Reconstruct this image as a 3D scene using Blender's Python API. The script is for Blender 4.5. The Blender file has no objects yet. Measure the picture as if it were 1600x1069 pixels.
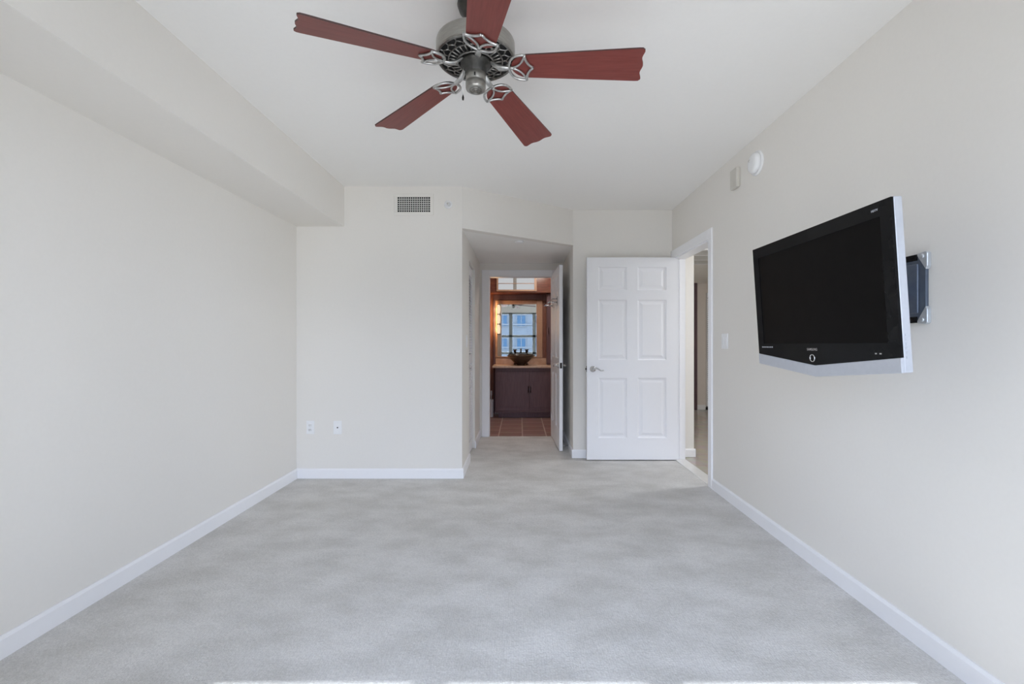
import bpy, bmesh, math, random
from mathutils import Vector, Matrix, Euler
S = bpy.context.scene
COL = S.collection
R = math.radians
random.seed(7)

# ------------------------------------------------------------------ camera
F = 725.0            # focal length in pixels of the 1600 px wide frame
EYE = 1.19
cd = bpy.data.cameras.new('camera')
cam = bpy.data.objects.new('camera', cd); COL.objects.link(cam)
cam.location = (0, 0, EYE); cam.rotation_euler = (R(90), 0, 0)
cd.sensor_width = 36.0; cd.sensor_fit = 'HORIZONTAL'
cd.lens = 36.0 * F / 1600.0
cd.shift_x = -12.0 / 1600.0; cd.shift_y = 0.5 / 1600.0
cd.clip_start = 0.02; cd.clip_end = 400
S.camera = cam

# ------------------------------------------------------------------ world, sun, exposure
w = bpy.data.worlds.new('sky'); S.world = w; w.use_nodes = True
nt = w.node_tree; nt.nodes.clear()
o = nt.nodes.new('ShaderNodeOutputWorld'); bg = nt.nodes.new('ShaderNodeBackground')
tc = nt.nodes.new('ShaderNodeTexCoord'); sp = nt.nodes.new('ShaderNodeSeparateXYZ'); cr = nt.nodes.new('ShaderNodeValToRGB')
mr = nt.nodes.new('ShaderNodeMapRange'); mr.inputs[1].default_value = -0.4; mr.inputs[2].default_value = 1.0
nt.links.new(tc.outputs['Generated'], sp.inputs[0]); nt.links.new(sp.outputs['Z'], mr.inputs[0])
nt.links.new(mr.outputs[0], cr.inputs[0]); nt.links.new(cr.outputs[0], bg.inputs[0]); nt.links.new(bg.outputs[0], o.inputs[0])
e = cr.color_ramp.elements
e[0].position = 0.0; e[0].color = (.62, .62, .62, 1)
e[1].position = 1.0; e[1].color = (.55, .72, 1.1, 1)
a = e.new(0.27); a.color = (.86, .95, 1.06, 1)
a = e.new(0.33); a.color = (.86, .96, 1.16, 1)
a = e.new(0.62); a.color = (.72, .88, 1.20, 1)
bg.inputs[1].default_value = 11.0

ld = bpy.data.lights.new('sun', 'SUN'); ld.energy = 14.0; ld.angle = R(0.6); ld.color = (.905, .97, 1.045)
sun = bpy.data.objects.new('sun', ld); COL.objects.link(sun)
sun.rotation_euler = (R(46.97), 0, 0); sun.location = (0, -12, 14)

ld = bpy.data.lights.new('window_portal', 'AREA'); ld.shape = 'RECTANGLE'; ld.size = 2.58; ld.size_y = 2.2
ld.cycles.is_portal = True
po = bpy.data.objects.new('window_portal', ld); COL.objects.link(po)
po.location = (.16, -.62, 1.13); po.rotation_euler = (R(90), 0, 0)

vs = S.view_settings
S.display_settings.display_device = 'sRGB'
vs.view_transform = 'Standard'; vs.look = 'None'; vs.gamma = 1.0; vs.use_curve_mapping = False
vs.exposure = 0.09
cy = S.cycles
cy.max_bounces = 14; cy.diffuse_bounces = 10; cy.glossy_bounces = 5; cy.transmission_bounces = 6; cy.transparent_max_bounces = 10
cy.caustics_reflective = False; cy.caustics_refractive = False; cy.sample_clamp_indirect = 6.0
cy.use_denoising = True

# ------------------------------------------------------------------ materials
def mat(name, col, rough=.6, metal=0.0, spec=.5, coat=0.0):
    m = bpy.data.materials.new(name); m.use_nodes = True
    b = m.node_tree.nodes['Principled BSDF']
    b.inputs['Base Color'].default_value = (*col, 1); b.inputs['Roughness'].default_value = rough
    b.inputs['Metallic'].default_value = metal; b.inputs['Specular IOR Level'].default_value = spec
    b.inputs['Coat Weight'].default_value = coat
    return m
def N(m, t, **kw):
    n = m.node_tree.nodes.new(t)
    for k, v in kw.items(): setattr(n, k, v)
    return n
def L(m, a, b): m.node_tree.links.new(a, b)
def bsdf(m): return m.node_tree.nodes['Principled BSDF']
def noise_mat(name, c1, c2, scale, rough=.6, metal=0, bump=0.0, stretch=(1, 1, 1), detail=4, spec=.5, lo=.3, hi=.7, coat=0, bdist=.002):
    m = mat(name, c1, rough, metal, spec, coat)
    t = N(m, 'ShaderNodeTexCoord'); mp = N(m, 'ShaderNodeMapping'); mp.inputs['Scale'].default_value = stretch
    n = N(m, 'ShaderNodeTexNoise'); n.inputs['Scale'].default_value = scale; n.inputs['Detail'].default_value = detail
    c = N(m, 'ShaderNodeValToRGB'); c.color_ramp.elements[0].color = (*c1, 1); c.color_ramp.elements[1].color = (*c2, 1)
    c.color_ramp.elements[0].position = lo; c.color_ramp.elements[1].position = hi
    L(m, t.outputs['Object'], mp.inputs[0]); L(m, mp.outputs[0], n.inputs['Vector']); L(m, n.outputs['Fac'], c.inputs[0])
    L(m, c.outputs[0], bsdf(m).inputs['Base Color'])
    if bump:
        b = N(m, 'ShaderNodeBump'); b.inputs['Strength'].default_value = bump; b.inputs['Distance'].default_value = bdist
        L(m, n.outputs['Fac'], b.inputs['Height']); L(m, b.outputs[0], bsdf(m).inputs['Normal'])
    return m
def emit(name, col, st):
    m = bpy.data.materials.new(name); m.use_nodes = True; m.node_tree.nodes.clear()
    e_ = N(m, 'ShaderNodeEmission'); e_.inputs[0].default_value = (*col, 1); e_.inputs[1].default_value = st
    o_ = N(m, 'ShaderNodeOutputMaterial'); L(m, e_.outputs[0], o_.inputs[0]); return m

M_wall = noise_mat('wall_paint', (.80, .775, .73), (.81, .785, .74), 60, .75, bump=.04, spec=.25)
M_ceil = noise_mat('ceiling_paint', (.875, .865, .84), (.885, .875, .85), 50, .85, bump=.05, spec=.2)
M_trim = noise_mat('trim_paint', (.88, .88, .895), (.89, .89, .905), 30, .4, spec=.4)
M_door = noise_mat('door_paint', (.88, .88, .90), (.89, .89, .91), 25, .38, bump=.03, stretch=(6, 6, 1), spec=.4)
M_dark = mat('dark_void', (.02, .02, .02), .9)
M_plate = noise_mat('white_plastic', (.84, .845, .85), (.86, .865, .87), 40, .35)
M_beigebox = noise_mat('painted_box', (.60, .575, .52), (.62, .595, .54), 40, .6)
M_pewter = noise_mat('antique_pewter', (.20, .195, .18), (.36, .35, .33), 40, .34, .92, detail=3)
M_pewdark = noise_mat('dark_pewter', (.045, .044, .040), (.085, .083, .078), 30, .38, .8)
M_bladeedge = mat('dark_blade_edge', (.05, .018, .016), .5)
M_ironhi = noise_mat('brushed_pewter', (.42, .42, .41), (.62, .62, .60), 70, .33, .9)
M_band = noise_mat('satin_nickel_band', (.30, .29, .265), (.38, .37, .34), 30, .34, .85, stretch=(1, 1, 12))
M_chrome = noise_mat('satin_chrome', (.62, .62, .63), (.7, .7, .71), 40, .22, .95)
M_blade = noise_mat('cherry_blade', (.160, .034, .028), (.205, .050, .040), 9, .40, stretch=(1.2, 14, 14), detail=6, coat=.04, spec=.35)
M_tvblack = noise_mat('gloss_black', (.005, .005, .0055), (.007, .007, .0075), 20, .10, spec=.12)
M_screen = noise_mat('lcd_screen', (.0055, .0050, .0048), (.007, .0062, .006), 20, .35, spec=.05)
M_tvsilver = noise_mat('tv_silver', (.47, .49, .53), (.50, .52, .56), 60, .45, .2)
M_mount = noise_mat('mount_steel_blue', (.085, .105, .145), (.105, .13, .17), 30, .35, .3)
M_bracket = noise_mat('mount_silver', (.52, .55, .58), (.6, .63, .66), 50, .35, .6)
M_grille = noise_mat('grille_paint', (.66, .65, .62), (.68, .67, .64), 30, .5)
M_mahog = noise_mat('mahogany', (.125, .076, .087), (.165, .103, .115), 8, .40, spec=.3, stretch=(9, 9, 1), detail=5)
M_redwood = noise_mat('reddish_panel', (.17, .062, .034), (.26, .10, .058), 10, .35, stretch=(10, 10, 1), detail=5)
M_tanwood = noise_mat('tan_frame_wood', (.46, .27, .17), (.54, .34, .23), 12, .4, stretch=(8, 8, 2))
M_stone = noise_mat('peach_stone', (.52, .32, .20), (.64, .43, .29), 14, .25, detail=8)
M_counter = noise_mat('counter_stone', (.56, .40, .29), (.70, .54, .42), 22, .25, detail=8)
M_bronze = noise_mat('dark_bronze', (.018, .014, .012), (.03, .024, .02), 40, .35, .7)
M_bowl = noise_mat('bronze_glass_bowl', (.050, .034, .026), (.10, .07, .052), 9, .22, .2, detail=6)
M_marble = noise_mat('corridor_marble', (.52, .46, .40), (.66, .60, .53), 4, .18, detail=8)
M_thresh = noise_mat('threshold_marble', (.74, .73, .71), (.80, .79, .77), 9, .25)
M_ctan = noise_mat('corridor_paint', (.78, .72, .665), (.80, .74, .685), 30, .7)
M_bwall = noise_mat('building_stucco', (.034, .046, .058), (.040, .052, .064), .6, .9)
M_bglass = noise_mat('building_glass', (.008, .028, .055), (.012, .038, .07), .9, .5, spec=.15)
M_bframe = mat('building_frame', (.04, .052, .064), .7)
M_winframe = noise_mat('window_aluminium', (.27, .29, .285), (.30, .32, .315), 20, .5, .1)
M_rubber = mat('rubber', (.75, .75, .73), .6)
M_glow = emit('sconce_glass', (1.0, .74, .50), 1.0)
M_mirror = mat('mirror_silver', (.80, .83, .83), .012, 1.0)

# carpet: woven loops and brushed patches
M_carpet = mat('loop_carpet', (.6, .58, .55), .95, spec=.1)
def _carpet(m):
    t = N(m, 'ShaderNodeTexCoord')
    n1 = N(m, 'ShaderNodeTexNoise'); n1.inputs['Scale'].default_value = 3.2; n1.inputs['Detail'].default_value = 5; n1.inputs['Roughness'].default_value = .6
    mp = N(m, 'ShaderNodeMapping'); mp.inputs['Scale'].default_value = (1.0, 1.6, 1); mp.inputs['Rotation'].default_value = (0, 0, .5)
    n2 = N(m, 'ShaderNodeTexNoise'); n2.inputs['Scale'].default_value = 260; n2.inputs['Detail'].default_value = 3
    n3 = N(m, 'ShaderNodeTexNoise'); n3.inputs['Scale'].default_value = 70; n3.inputs['Detail'].default_value = 2
    vo = N(m, 'ShaderNodeTexVoronoi'); vo.inputs['Scale'].default_value = 105; vo.inputs['Randomness'].default_value = .55
    mul = N(m, 'ShaderNodeMath', operation='MULTIPLY_ADD'); mul.inputs[1].default_value = -.9; L(m, vo.outputs['Distance'], mul.inputs[0]); L(m, n3.outputs['Fac'], mul.inputs[2])
    L(m, t.outputs['Object'], mp.inputs[0]); L(m, mp.outputs[0], n1.inputs['Vector'])
    for q in (n2, n3, vo): L(m, t.outputs['Object'], q.inputs['Vector'])
    c = N(m, 'ShaderNodeValToRGB'); c.color_ramp.elements[0].position = .36; c.color_ramp.elements[1].position = .64
    c.color_ramp.elements[0].color = (.605, .59, .56, 1); c.color_ramp.elements[1].color = (.73, .715, .69, 1)
    L(m, n1.outputs['Fac'], c.inputs[0])
    ad = N(m, 'ShaderNodeMath', operation='MULTIPLY_ADD'); ad.inputs[1].default_value = .22; ad.inputs[2].default_value = .93
    L(m, mul.outputs[0], ad.inputs[0])
    ad2 = N(m, 'ShaderNodeMath', operation='MULTIPLY_ADD'); ad2.inputs[1].default_value = .5; ad2.inputs[2].default_value = .75
    L(m, n2.outputs['Fac'], ad2.inputs[0])
    mm = N(m, 'ShaderNodeMath', operation='MULTIPLY'); L(m, ad.outputs[0], mm.inputs[0]); L(m, ad2.outputs[0], mm.inputs[1])
    vm = N(m, 'ShaderNodeVectorMath', operation='SCALE'); L(m, c.outputs[0], vm.inputs[0]); L(m, mm.outputs[0], vm.inputs['Scale'])
    L(m, vm.outputs[0], bsdf(m).inputs['Base Color'])
    s = N(m, 'ShaderNodeMath', operation='ADD'); L(m, mul.outputs[0], s.inputs[0]); L(m, n2.outputs['Fac'], s.inputs[1])
    b = N(m, 'ShaderNodeBump'); b.inputs['Strength'].default_value = .5; b.inputs['Distance'].default_value = .004
    L(m, s.outputs[0], b.inputs['Height']); L(m, b.outputs[0], bsdf(m).inputs['Normal'])
_carpet(M_carpet)

def tile_mat(name, c1, c2, grout, bw, rh, mortar, rough, rot=0.0, off=.5, loc=(0, 0, 0)):
    m = mat(name, c1, rough)
    t = N(m, 'ShaderNodeTexCoord'); mp = N(m, 'ShaderNodeMapping'); mp.inputs['Rotation'].default_value = rot if isinstance(rot, tuple) else (0, 0, rot)
    mp.inputs['Location'].default_value = loc
    b = N(m, 'ShaderNodeTexBrick', offset=off); b.inputs['Scale'].default_value = 1; b.inputs['Brick Width'].default_value = bw
    b.inputs['Row Height'].default_value = rh; b.inputs['Mortar Size'].default_value = mortar
    b.inputs['Color1'].default_value = (*c1, 1); b.inputs['Color2'].default_value = (*c2, 1); b.inputs['Mortar'].default_value = (*grout, 1)
    L(m, t.outputs['Object'], mp.inputs[0]); L(m, mp.outputs[0], b.inputs['Vector'])
    n = N(m, 'ShaderNodeTexNoise'); n.inputs['Scale'].default_value = 9; n.inputs['Detail'].default_value = 6
    L(m, t.outputs['Object'], n.inputs['Vector'])
    mx = N(m, 'ShaderNodeMix', data_type='RGBA', blend_type='MULTIPLY'); mx.inputs[0].default_value = .35
    L(m, b.outputs['Color'], mx.inputs[6]); L(m, n.outputs['Color'], mx.inputs[7]); L(m, mx.outputs[2], bsdf(m).inputs['Base Color'])
    return m
M_terracotta = tile_mat('terracotta_tile', (.42, .245, .215), (.34, .20, .175), (.72, .60, .54), .305, .305, .008, .35, rot=R(90), loc=(.05, -.035, 0))
M_mosaic = tile_mat('copper_mosaic', (.30, .105, .065), (.20, .065, .04), (.13, .05, .035), .10, .016, .0015, .2, rot=(R(90), 0, 0))
M_marbletile = tile_mat('marble_floor_tile', (.62, .55, .48), (.54, .48, .42), (.42, .37, .33), .45, .45, .003, .15)

# thin window glass
M_glass = bpy.data.materials.new('window_glass'); M_glass.use_nodes = True; M_glass.node_tree.nodes.clear()
_tr = N(M_glass, 'ShaderNodeBsdfTransparent'); _tr.inputs[0].default_value = (.965, .965, .97, 1)
_gl = N(M_glass, 'ShaderNodeBsdfGlossy'); _gl.inputs['Roughness'].default_value = .0
_fr = N(M_glass, 'ShaderNodeFresnel'); _fr.inputs[0].default_value = 1.45
_mx = N(M_glass, 'ShaderNodeMixShader'); _o = N(M_glass, 'ShaderNodeOutputMaterial')
L(M_glass, _fr.outputs[0], _mx.inputs[0]); L(M_glass, _tr.outputs[0], _mx.inputs[1]); L(M_glass, _gl.outputs[0], _mx.inputs[2]); L(M_glass, _mx.outputs[0], _o.inputs[0])

# ------------------------------------------------------------------ mesh helpers
class MB:
    def __init__(s): s.v = []; s.f = []; s.sm = []
    def _add(s, vs_, fs, smooth=False, mtx=None):
        b = len(s.v)
        for p in vs_: s.v.append(tuple(mtx @ Vector(p)) if mtx is not None else tuple(p))
        for f in fs: s.f.append([b + i for i in f]); s.sm.append(smooth)
        return s
    def box(s, x0, x1, y0, y1, z0, z1, mtx=None):
        x0, x1 = sorted((x0, x1)); y0, y1 = sorted((y0, y1)); z0, z1 = sorted((z0, z1))
        v = [(x0, y0, z0), (x1, y0, z0), (x1, y1, z0), (x0, y1, z0), (x0, y0, z1), (x1, y0, z1), (x1, y1, z1), (x0, y1, z1)]
        f = [(3, 2, 1, 0), (4, 5, 6, 7), (0, 1, 5, 4), (1, 2, 6, 5), (2, 3, 7, 6), (3, 0, 4, 7)]
        return s._add(v, f, False, mtx)
    def prism(s, poly, a, b, axis='z', mtx=None):
        # polygon in 2D extruded from a to b along an axis: z: (x,y), y: (x,z), x: (y,z)
        def P(p, h):
            return {'z': (p[0], p[1], h), 'y': (p[0], h, p[1]), 'x': (h, p[0], p[1])}[axis]
        n = len(poly); v = [P(p, a) for p in poly] + [P(p, b) for p in poly]
        f = [tuple(range(n))[::-1], tuple(range(n, 2 * n))] + [(i, (i + 1) % n, n + (i + 1) % n, n + i) for i in range(n)]
        return s._add(v, f, False, mtx)
    def lathe(s, prof, n=32, mtx=None, smooth=True):
        # prof: (radius, z) list revolved about z
        v = []; f = []
        for r, z in prof:
            for i in range(n):
                t = 2 * math.pi * i / n; v.append((r * math.cos(t), r * math.sin(t), z))
        for k in range(len(prof) - 1):
            for i in range(n):
                j = (i + 1) % n; f.append((k * n + i, k * n + j, (k + 1) * n + j, (k + 1) * n + i))
        s._add(v, f, smooth, mtx)
        b = len(s.v) - len(v)
        if prof[0][0] > 1e-6: s.f.append([b + i for i in range(n)][::-1]); s.sm.append(False)
        if prof[-1][0] > 1e-6: s.f.append([b + (len(prof) - 1) * n + i for i in range(n)]); s.sm.append(False)
        return s
    def tube(s, pts, r, n=8, closed=False, mtx=None, flat=1.0):
        pts = [Vector(p) for p in pts]; m = len(pts); v = []; f = []
        rr = r if isinstance(r, (list, tuple)) else [r] * m
        up = Vector((0, 0, 1))
        for i, p in enumerate(pts):
            a_ = pts[(i - 1) % m] if (closed or i > 0) else p
            b_ = pts[(i + 1) % m] if (closed or i < m - 1) else p
            d = (b_ - a_).normalized()
            u = up if abs(d.dot(up)) < .95 else Vector((1, 0, 0))
            sx = d.cross(u).normalized(); sz = sx.cross(d).normalized()
            for k in range(n):
                t = 2 * math.pi * k / n
                v.append(p + sx * rr[i] * math.cos(t) + sz * rr[i] * flat * math.sin(t))
        for i in range(m if closed else m - 1):
            j = (i + 1) % m
            for k in range(n):
                l = (k + 1) % n; f.append((i * n + k, i * n + l, j * n + l, j * n + k))
        if not closed:
            f.append(tuple(range(n))[::-1]); f.append(tuple((m - 1) * n + k for k in range(n)))
        return s._add(v, f, True, mtx)
    def build(s, name, m, parent=None, bevel=0.0, seg=2, loc=None):
        me = bpy.data.meshes.new(name); me.from_pydata(s.v, [], s.f)
        bm = bmesh.new(); bm.from_mesh(me); bmesh.ops.recalc_face_normals(bm, faces=bm.faces); bm.to_mesh(me); bm.free()
        me.polygons.foreach_set('use_smooth', s.sm); me.update()
        me.materials.append(m)
        ob = bpy.data.objects.new(name, me); COL.objects.link(ob)
        if parent: ob.parent = parent
        if loc: ob.location = loc
        if bevel:
            b = ob.modifiers.new('bevel', 'BEVEL'); b.width = bevel; b.segments = seg; b.limit_method = 'ANGLE'; b.angle_limit = R(40)
        return ob
def tag(ob, label=None, cat=None, group=None, kind=None):
    if label: ob['label'] = label
    if cat: ob['category'] = cat
    if group: ob['group'] = group
    if kind: ob['kind'] = kind
    return ob
def thing(name, label, cat, loc=(0, 0, 0), rot=(0, 0, 0), group=None, kind=None):
    ob = bpy.data.objects.new(name, None); COL.objects.link(ob); ob.empty_display_size = .1
    ob.location = loc; ob.rotation_euler = rot
    return tag(ob, label, cat, group, kind)
def struct(ob, label=None): return tag(ob, label, None, None, 'structure')
def box(*a): return MB().box(*a)
def arc(p0, p1, bulge, n=10):
    # 2D arc from p0 to p1; bulge = sideways height at the middle
    p0 = Vector(p0); p1 = Vector(p1); d = p1 - p0; nrm = Vector((-d.y, d.x)).normalized()
    return [p0 + d * t + nrm * bulge * (1 - (2 * t - 1) ** 2) for t in [i / n for i in range(n + 1)]]

# ------------------------------------------------------------------ room dimensions
XL, XR = -1.955, 1.57           # side walls
YF = -0.60                      # window wall
Y1, Y2, Y3 = 4.064, 4.78, 5.85  # back wall left of the hall, back wall behind the door, hall end wall
HC, HH = 2.555, 2.19            # bedroom ceiling, hall ceiling
HX0, HX1 = -.504, .55           # hall side walls
T = .11
BT = 7.82                       # bathroom mirror wall

# ------------------------------------------------------------------ floors
struct(MB().prism([(XL - .1, YF - .14), (XR, YF - .14), (XR, Y2 + .05), (HX1, Y2 + .05), (HX1 + .02, Y3 + .03), (HX0 - .08, Y3 + .03), (HX0 - .08, Y1), (XL - .1, Y1)], -.06, 0).build('floor', M_carpet), 'pale grey loop carpet')
struct(box(-.85, 1.3, Y3 + .03, BT + .1, -.06, -.004).build('floor_bathroom', M_terracotta), 'reddish brown square tiles with pale grout')
struct(box(XR + T, 4.2, 2.8, 8.4, -.06, -.004).build('floor_corridor', M_marbletile), 'beige marble tiles')
struct(box(XR, XR + T, 3.83, 4.72, -.06, .006).build('trim_threshold', M_thresh, bevel=.003), 'white marble threshold under the entry doorway')

# ------------------------------------------------------------------ ceilings and soffit
struct(box(XL - .1, XR + T, YF - .14, Y2 + .1, HC, HC + .1).build('ceiling', M_ceil))
struct(box(XL, -1.536, YF, Y1, 2.205, HC).build('trim_soffit', M_wall), 'boxed soffit along the top of the left wall')
struct(MB().prism([(HX0, Y1 + .1), (HX1, Y2 + .1), (HX1, Y3), (HX0, Y3)], HH, HH + .06).build('ceiling_hall', M_ceil))
struct(box(XR + T, 4.2, 2.8, 8.4, 2.235, 2.32).build('ceiling_corridor', M_ceil))
struct(box(-.85, 1.3, Y3 + .1, BT + .1, 2.45, 2.52).build('ceiling_bathroom', M_ceil))

# ------------------------------------------------------------------ walls
struct(box(XL - .1, XL, YF - .14, Y1 + T, 0, HC).build('wall_left', M_wall))
struct(box(XL, HX0, Y1, Y1 + T, 0, HC).build('wall_back', M_wall))
m = MB()  # right wall with the entry doorway
m.box(XR, XR + T, YF - .14, 3.83, 0, HC); m.box(XR, XR + T, 4.72, Y2 + .1, 0, HC); m.box(XR, XR + T, 3.83, 4.72, 2.05, HC)
struct(m.build('wall_right', M_wall))
struct(box(HX1, XR, Y2, Y2 + .1, 0, HC).build('wall_behind_door', M_wall))
m = MB()  # hall left wall with the closet opening
CL0, CL1, CLZ = 4.63, 5.22, 2.005
m.box(HX0 - .1, HX0, Y1 + T, CL0, 0, HH); m.box(HX0 - .1, HX0, CL1, Y3, 0, HH); m.box(HX0 - .1, HX0, CL0, CL1, CLZ, HH)
struct(m.build('wall_hall_left', M_wall))
struct(box(HX1, HX1 + .1, Y2 + .1, Y3, 0, HH).build('wall_hall_right', M_wall))
struct(MB().prism([(HX0, Y1), (HX1, Y2), (HX1, Y2 + .1), (HX0, Y1 + .1)], HH + .0, HC).build('wall_header', M_wall), 'slanting wall above the hall opening')
BX0, BX1, BZ = -.395, .415, 2.03
m = MB()
m.box(-.78, BX0, Y3, Y3 + .1, 0, 2.45); m.box(BX1, 1.3, Y3, Y3 + .1, 0, 2.45); m.box(BX0, BX1, Y3, Y3 + .1, BZ, 2.45)
struct(m.build('wall_hall_end', M_wall))
# closet behind the louvred door
m = MB(); m.box(HX0 - .75, HX0 - .7, CL0 - .25, CL1 + .25, 0, HH); m.box(HX0 - .7, HX0 - .1, CL0 - .25, CL0 - .2, 0, HH); m.box(HX0 - .7, HX0 - .1, CL1 + .2, CL1 + .25, 0, HH)
struct(m.build('wall_closet', M_wall))
struct(box(HX0 - .75, HX0 - .08, CL0 - .25, CL1 + .25, -.06, -.001).build('floor_closet', M_carpet))
struct(box(HX0 - .75, HX0 - .1, CL0 - .25, CL1 + .25, HH, HH + .06).build('ceiling_closet', M_ceil))

# window wall behind the camera
WX = [-1.13, -.313, .51, 1.45]; WZ0, WZ1 = .03, 2.225
m = MB()
m.box(XL, WX[0], YF - .14, YF, 0, HC); m.box(WX[-1], XR, YF - .14, YF, 0, HC)
m.box(WX[0], WX[-1], YF - .14, YF, 0, WZ0); m.box(WX[0], WX[-1], YF - .14, YF, WZ1, HC)
struct(m.build('wall_front', M_wall))
win = struct(thing('window_1', None, None, (0, YF - .07, 0)))
m = MB()
for i, x in enumerate(WX):
    hw = .06
    m.box(max(x - hw, WX[0]), min(x + hw, WX[-1]), -.05, .03, WZ0, WZ1)
m.box(WX[0], WX[-1], -.05, .03, WZ1 - .05, WZ1); m.box(WX[0], WX[-1], -.05, .03, WZ0, WZ0 + .05); m.box(WX[0], WX[-1], -.05, .03, 1.365, 1.445); m.box(WX[0], WX[-1], -.05, .03, .77, .85)
m.build('window_frame', M_winframe, win, bevel=.004)
for i in range(3):
    for z0, z1 in ((WZ0 + .05, .77), (.85, 1.365), (1.445, WZ1 - .05)):
        box(WX[i] + .06, WX[i + 1] - .06, -.012, -.008, z0, z1).build('glass_pane', M_glass, win)
box(WX[0], WX[-1], .03, .075, .0, WZ0 + .02).build('window_sill', M_trim, win, bevel=.004)

# corridor shell beyond the entry door
struct(box(XR + T, 1.81, Y2 + .04, 8.3, 0, 2.235).build('wall_corridor_left', M_wall))
struct(box(1.81, 4.2, 8.2, 8.3, 0, 2.235).build('wall_corridor_end', M_ctan))
struct(box(4.1, 4.2, 2.8, 8.2, 0, 2.235).build('wall_corridor_right', M_wall))
struct(box(XR + T, 4.2, 2.7, 2.8, 0, 2.235).build('wall_corridor_front', M_wall))

# bathroom shell
struct(box(-.78, -.68, Y3 + .1, BT + .1, 0, 2.45).build('wall_bathroom_left', M_redwood))
struct(box(1.2, 1.3, Y3 + .1, BT + .1, 0, 2.45).build('wall_bathroom_right', M_redwood))
struct(box(-.68, 1.2, BT, BT + .1, 0, 2.45).build('wall_bathroom_back', M_redwood))

# ------------------------------------------------------------------ baseboards
BH, BD = .085, .014
def base_poly(d=BD): return [(0, 0), (d, 0), (d, BH - .012), (d * .45, BH), (0, BH)]
def baseboard(name, p0, p1, nx, ny):
    # board from p0 to p1 on a wall whose room side normal is (nx, ny)
    p0 = Vector((*p0, 0)); p1 = Vector((*p1, 0)); d = (p1 - p0); l = d.length; d.normalize()
    mt = Matrix(((d.x, nx, 0, p0.x), (d.y, ny, 0, p0.y), (0, 0, 1, 0), (0, 0, 0, 1)))
    return struct(MB().prism(base_poly(), 0, l, 'x', mt).build(name, M_trim))
baseboard('baseboard_left', (XL, YF), (XL, Y1), 1, 0)
baseboard('baseboard_back', (XL, Y1), (HX0 + BD, Y1), 0, -1)
baseboard('baseboard_right', (XR, YF), (XR, 3.765), -1, 0)
baseboard('baseboard_behind_door', (HX1 - BD, Y2), (XR, Y2), 0, -1)
baseboard('baseboard_hall_left', (HX0, Y1), (HX0, CL0), 1, 0)
baseboard('baseboard_hall_far', (HX0, CL1 - BD), (HX0, Y3), 1, 0)
baseboard('baseboard_hall_right', (HX1, Y2), (HX1, Y3), -1, 0)
baseboard('baseboard_corridor_left', (XR + T, Y2 + .04), (1.81 + BD, Y2 + .04), 0, -1)
baseboard('baseboard_corridor_end', (3.13, 8.2), (3.28, 8.2), 0, -1)

# ------------------------------------------------------------------ door casings and jambs
def casing(name, parts, bevel=.005):
    m_ = MB()
    for p in parts: m_.box(*p)
    return struct(m_.build(name, M_trim, bevel=bevel))
CX = XR - .016
casing('trim_1', [(CX, XR, 3.765, 3.835, 0, 2.125), (CX, XR, 4.715, 4.778, 0, 2.125), (CX, XR, 3.835, 4.715, 2.045, 2.125)])
casing('trim_2', [(XR, XR + T, 3.83, 3.848, .006, 2.05), (XR, XR + T, 4.702, 4.72, .006, 2.05), (XR, XR + T, 3.848, 4.702, 2.032, 2.05),
                  (XR + .045, XR + .06, 4.69, 4.702, .006, 2.032)], .002)
casing('trim_3', [(-.476, BX0 + .008, Y3 - .018, Y3, 0, 2.10), (BX1 - .008, .497, Y3 - .018, Y3, 0, 2.10), (BX0 + .008, BX1 - .008, Y3 - .018, Y3, BZ - .012, 2.10)])
casing('trim_4', [(BX0, BX0 + .016, Y3, Y3 + .1, 0, BZ), (BX1 - .016, BX1, Y3, Y3 + .1, 0, BZ), (BX0 + .016, BX1 - .016, Y3, Y3 + .1, BZ - .016, BZ)], .002)
casing('trim_corridor', [(3.045, 3.13, 8.17, 8.2, 0, 2.235)]).data.materials[0] = M_mahog

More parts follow.
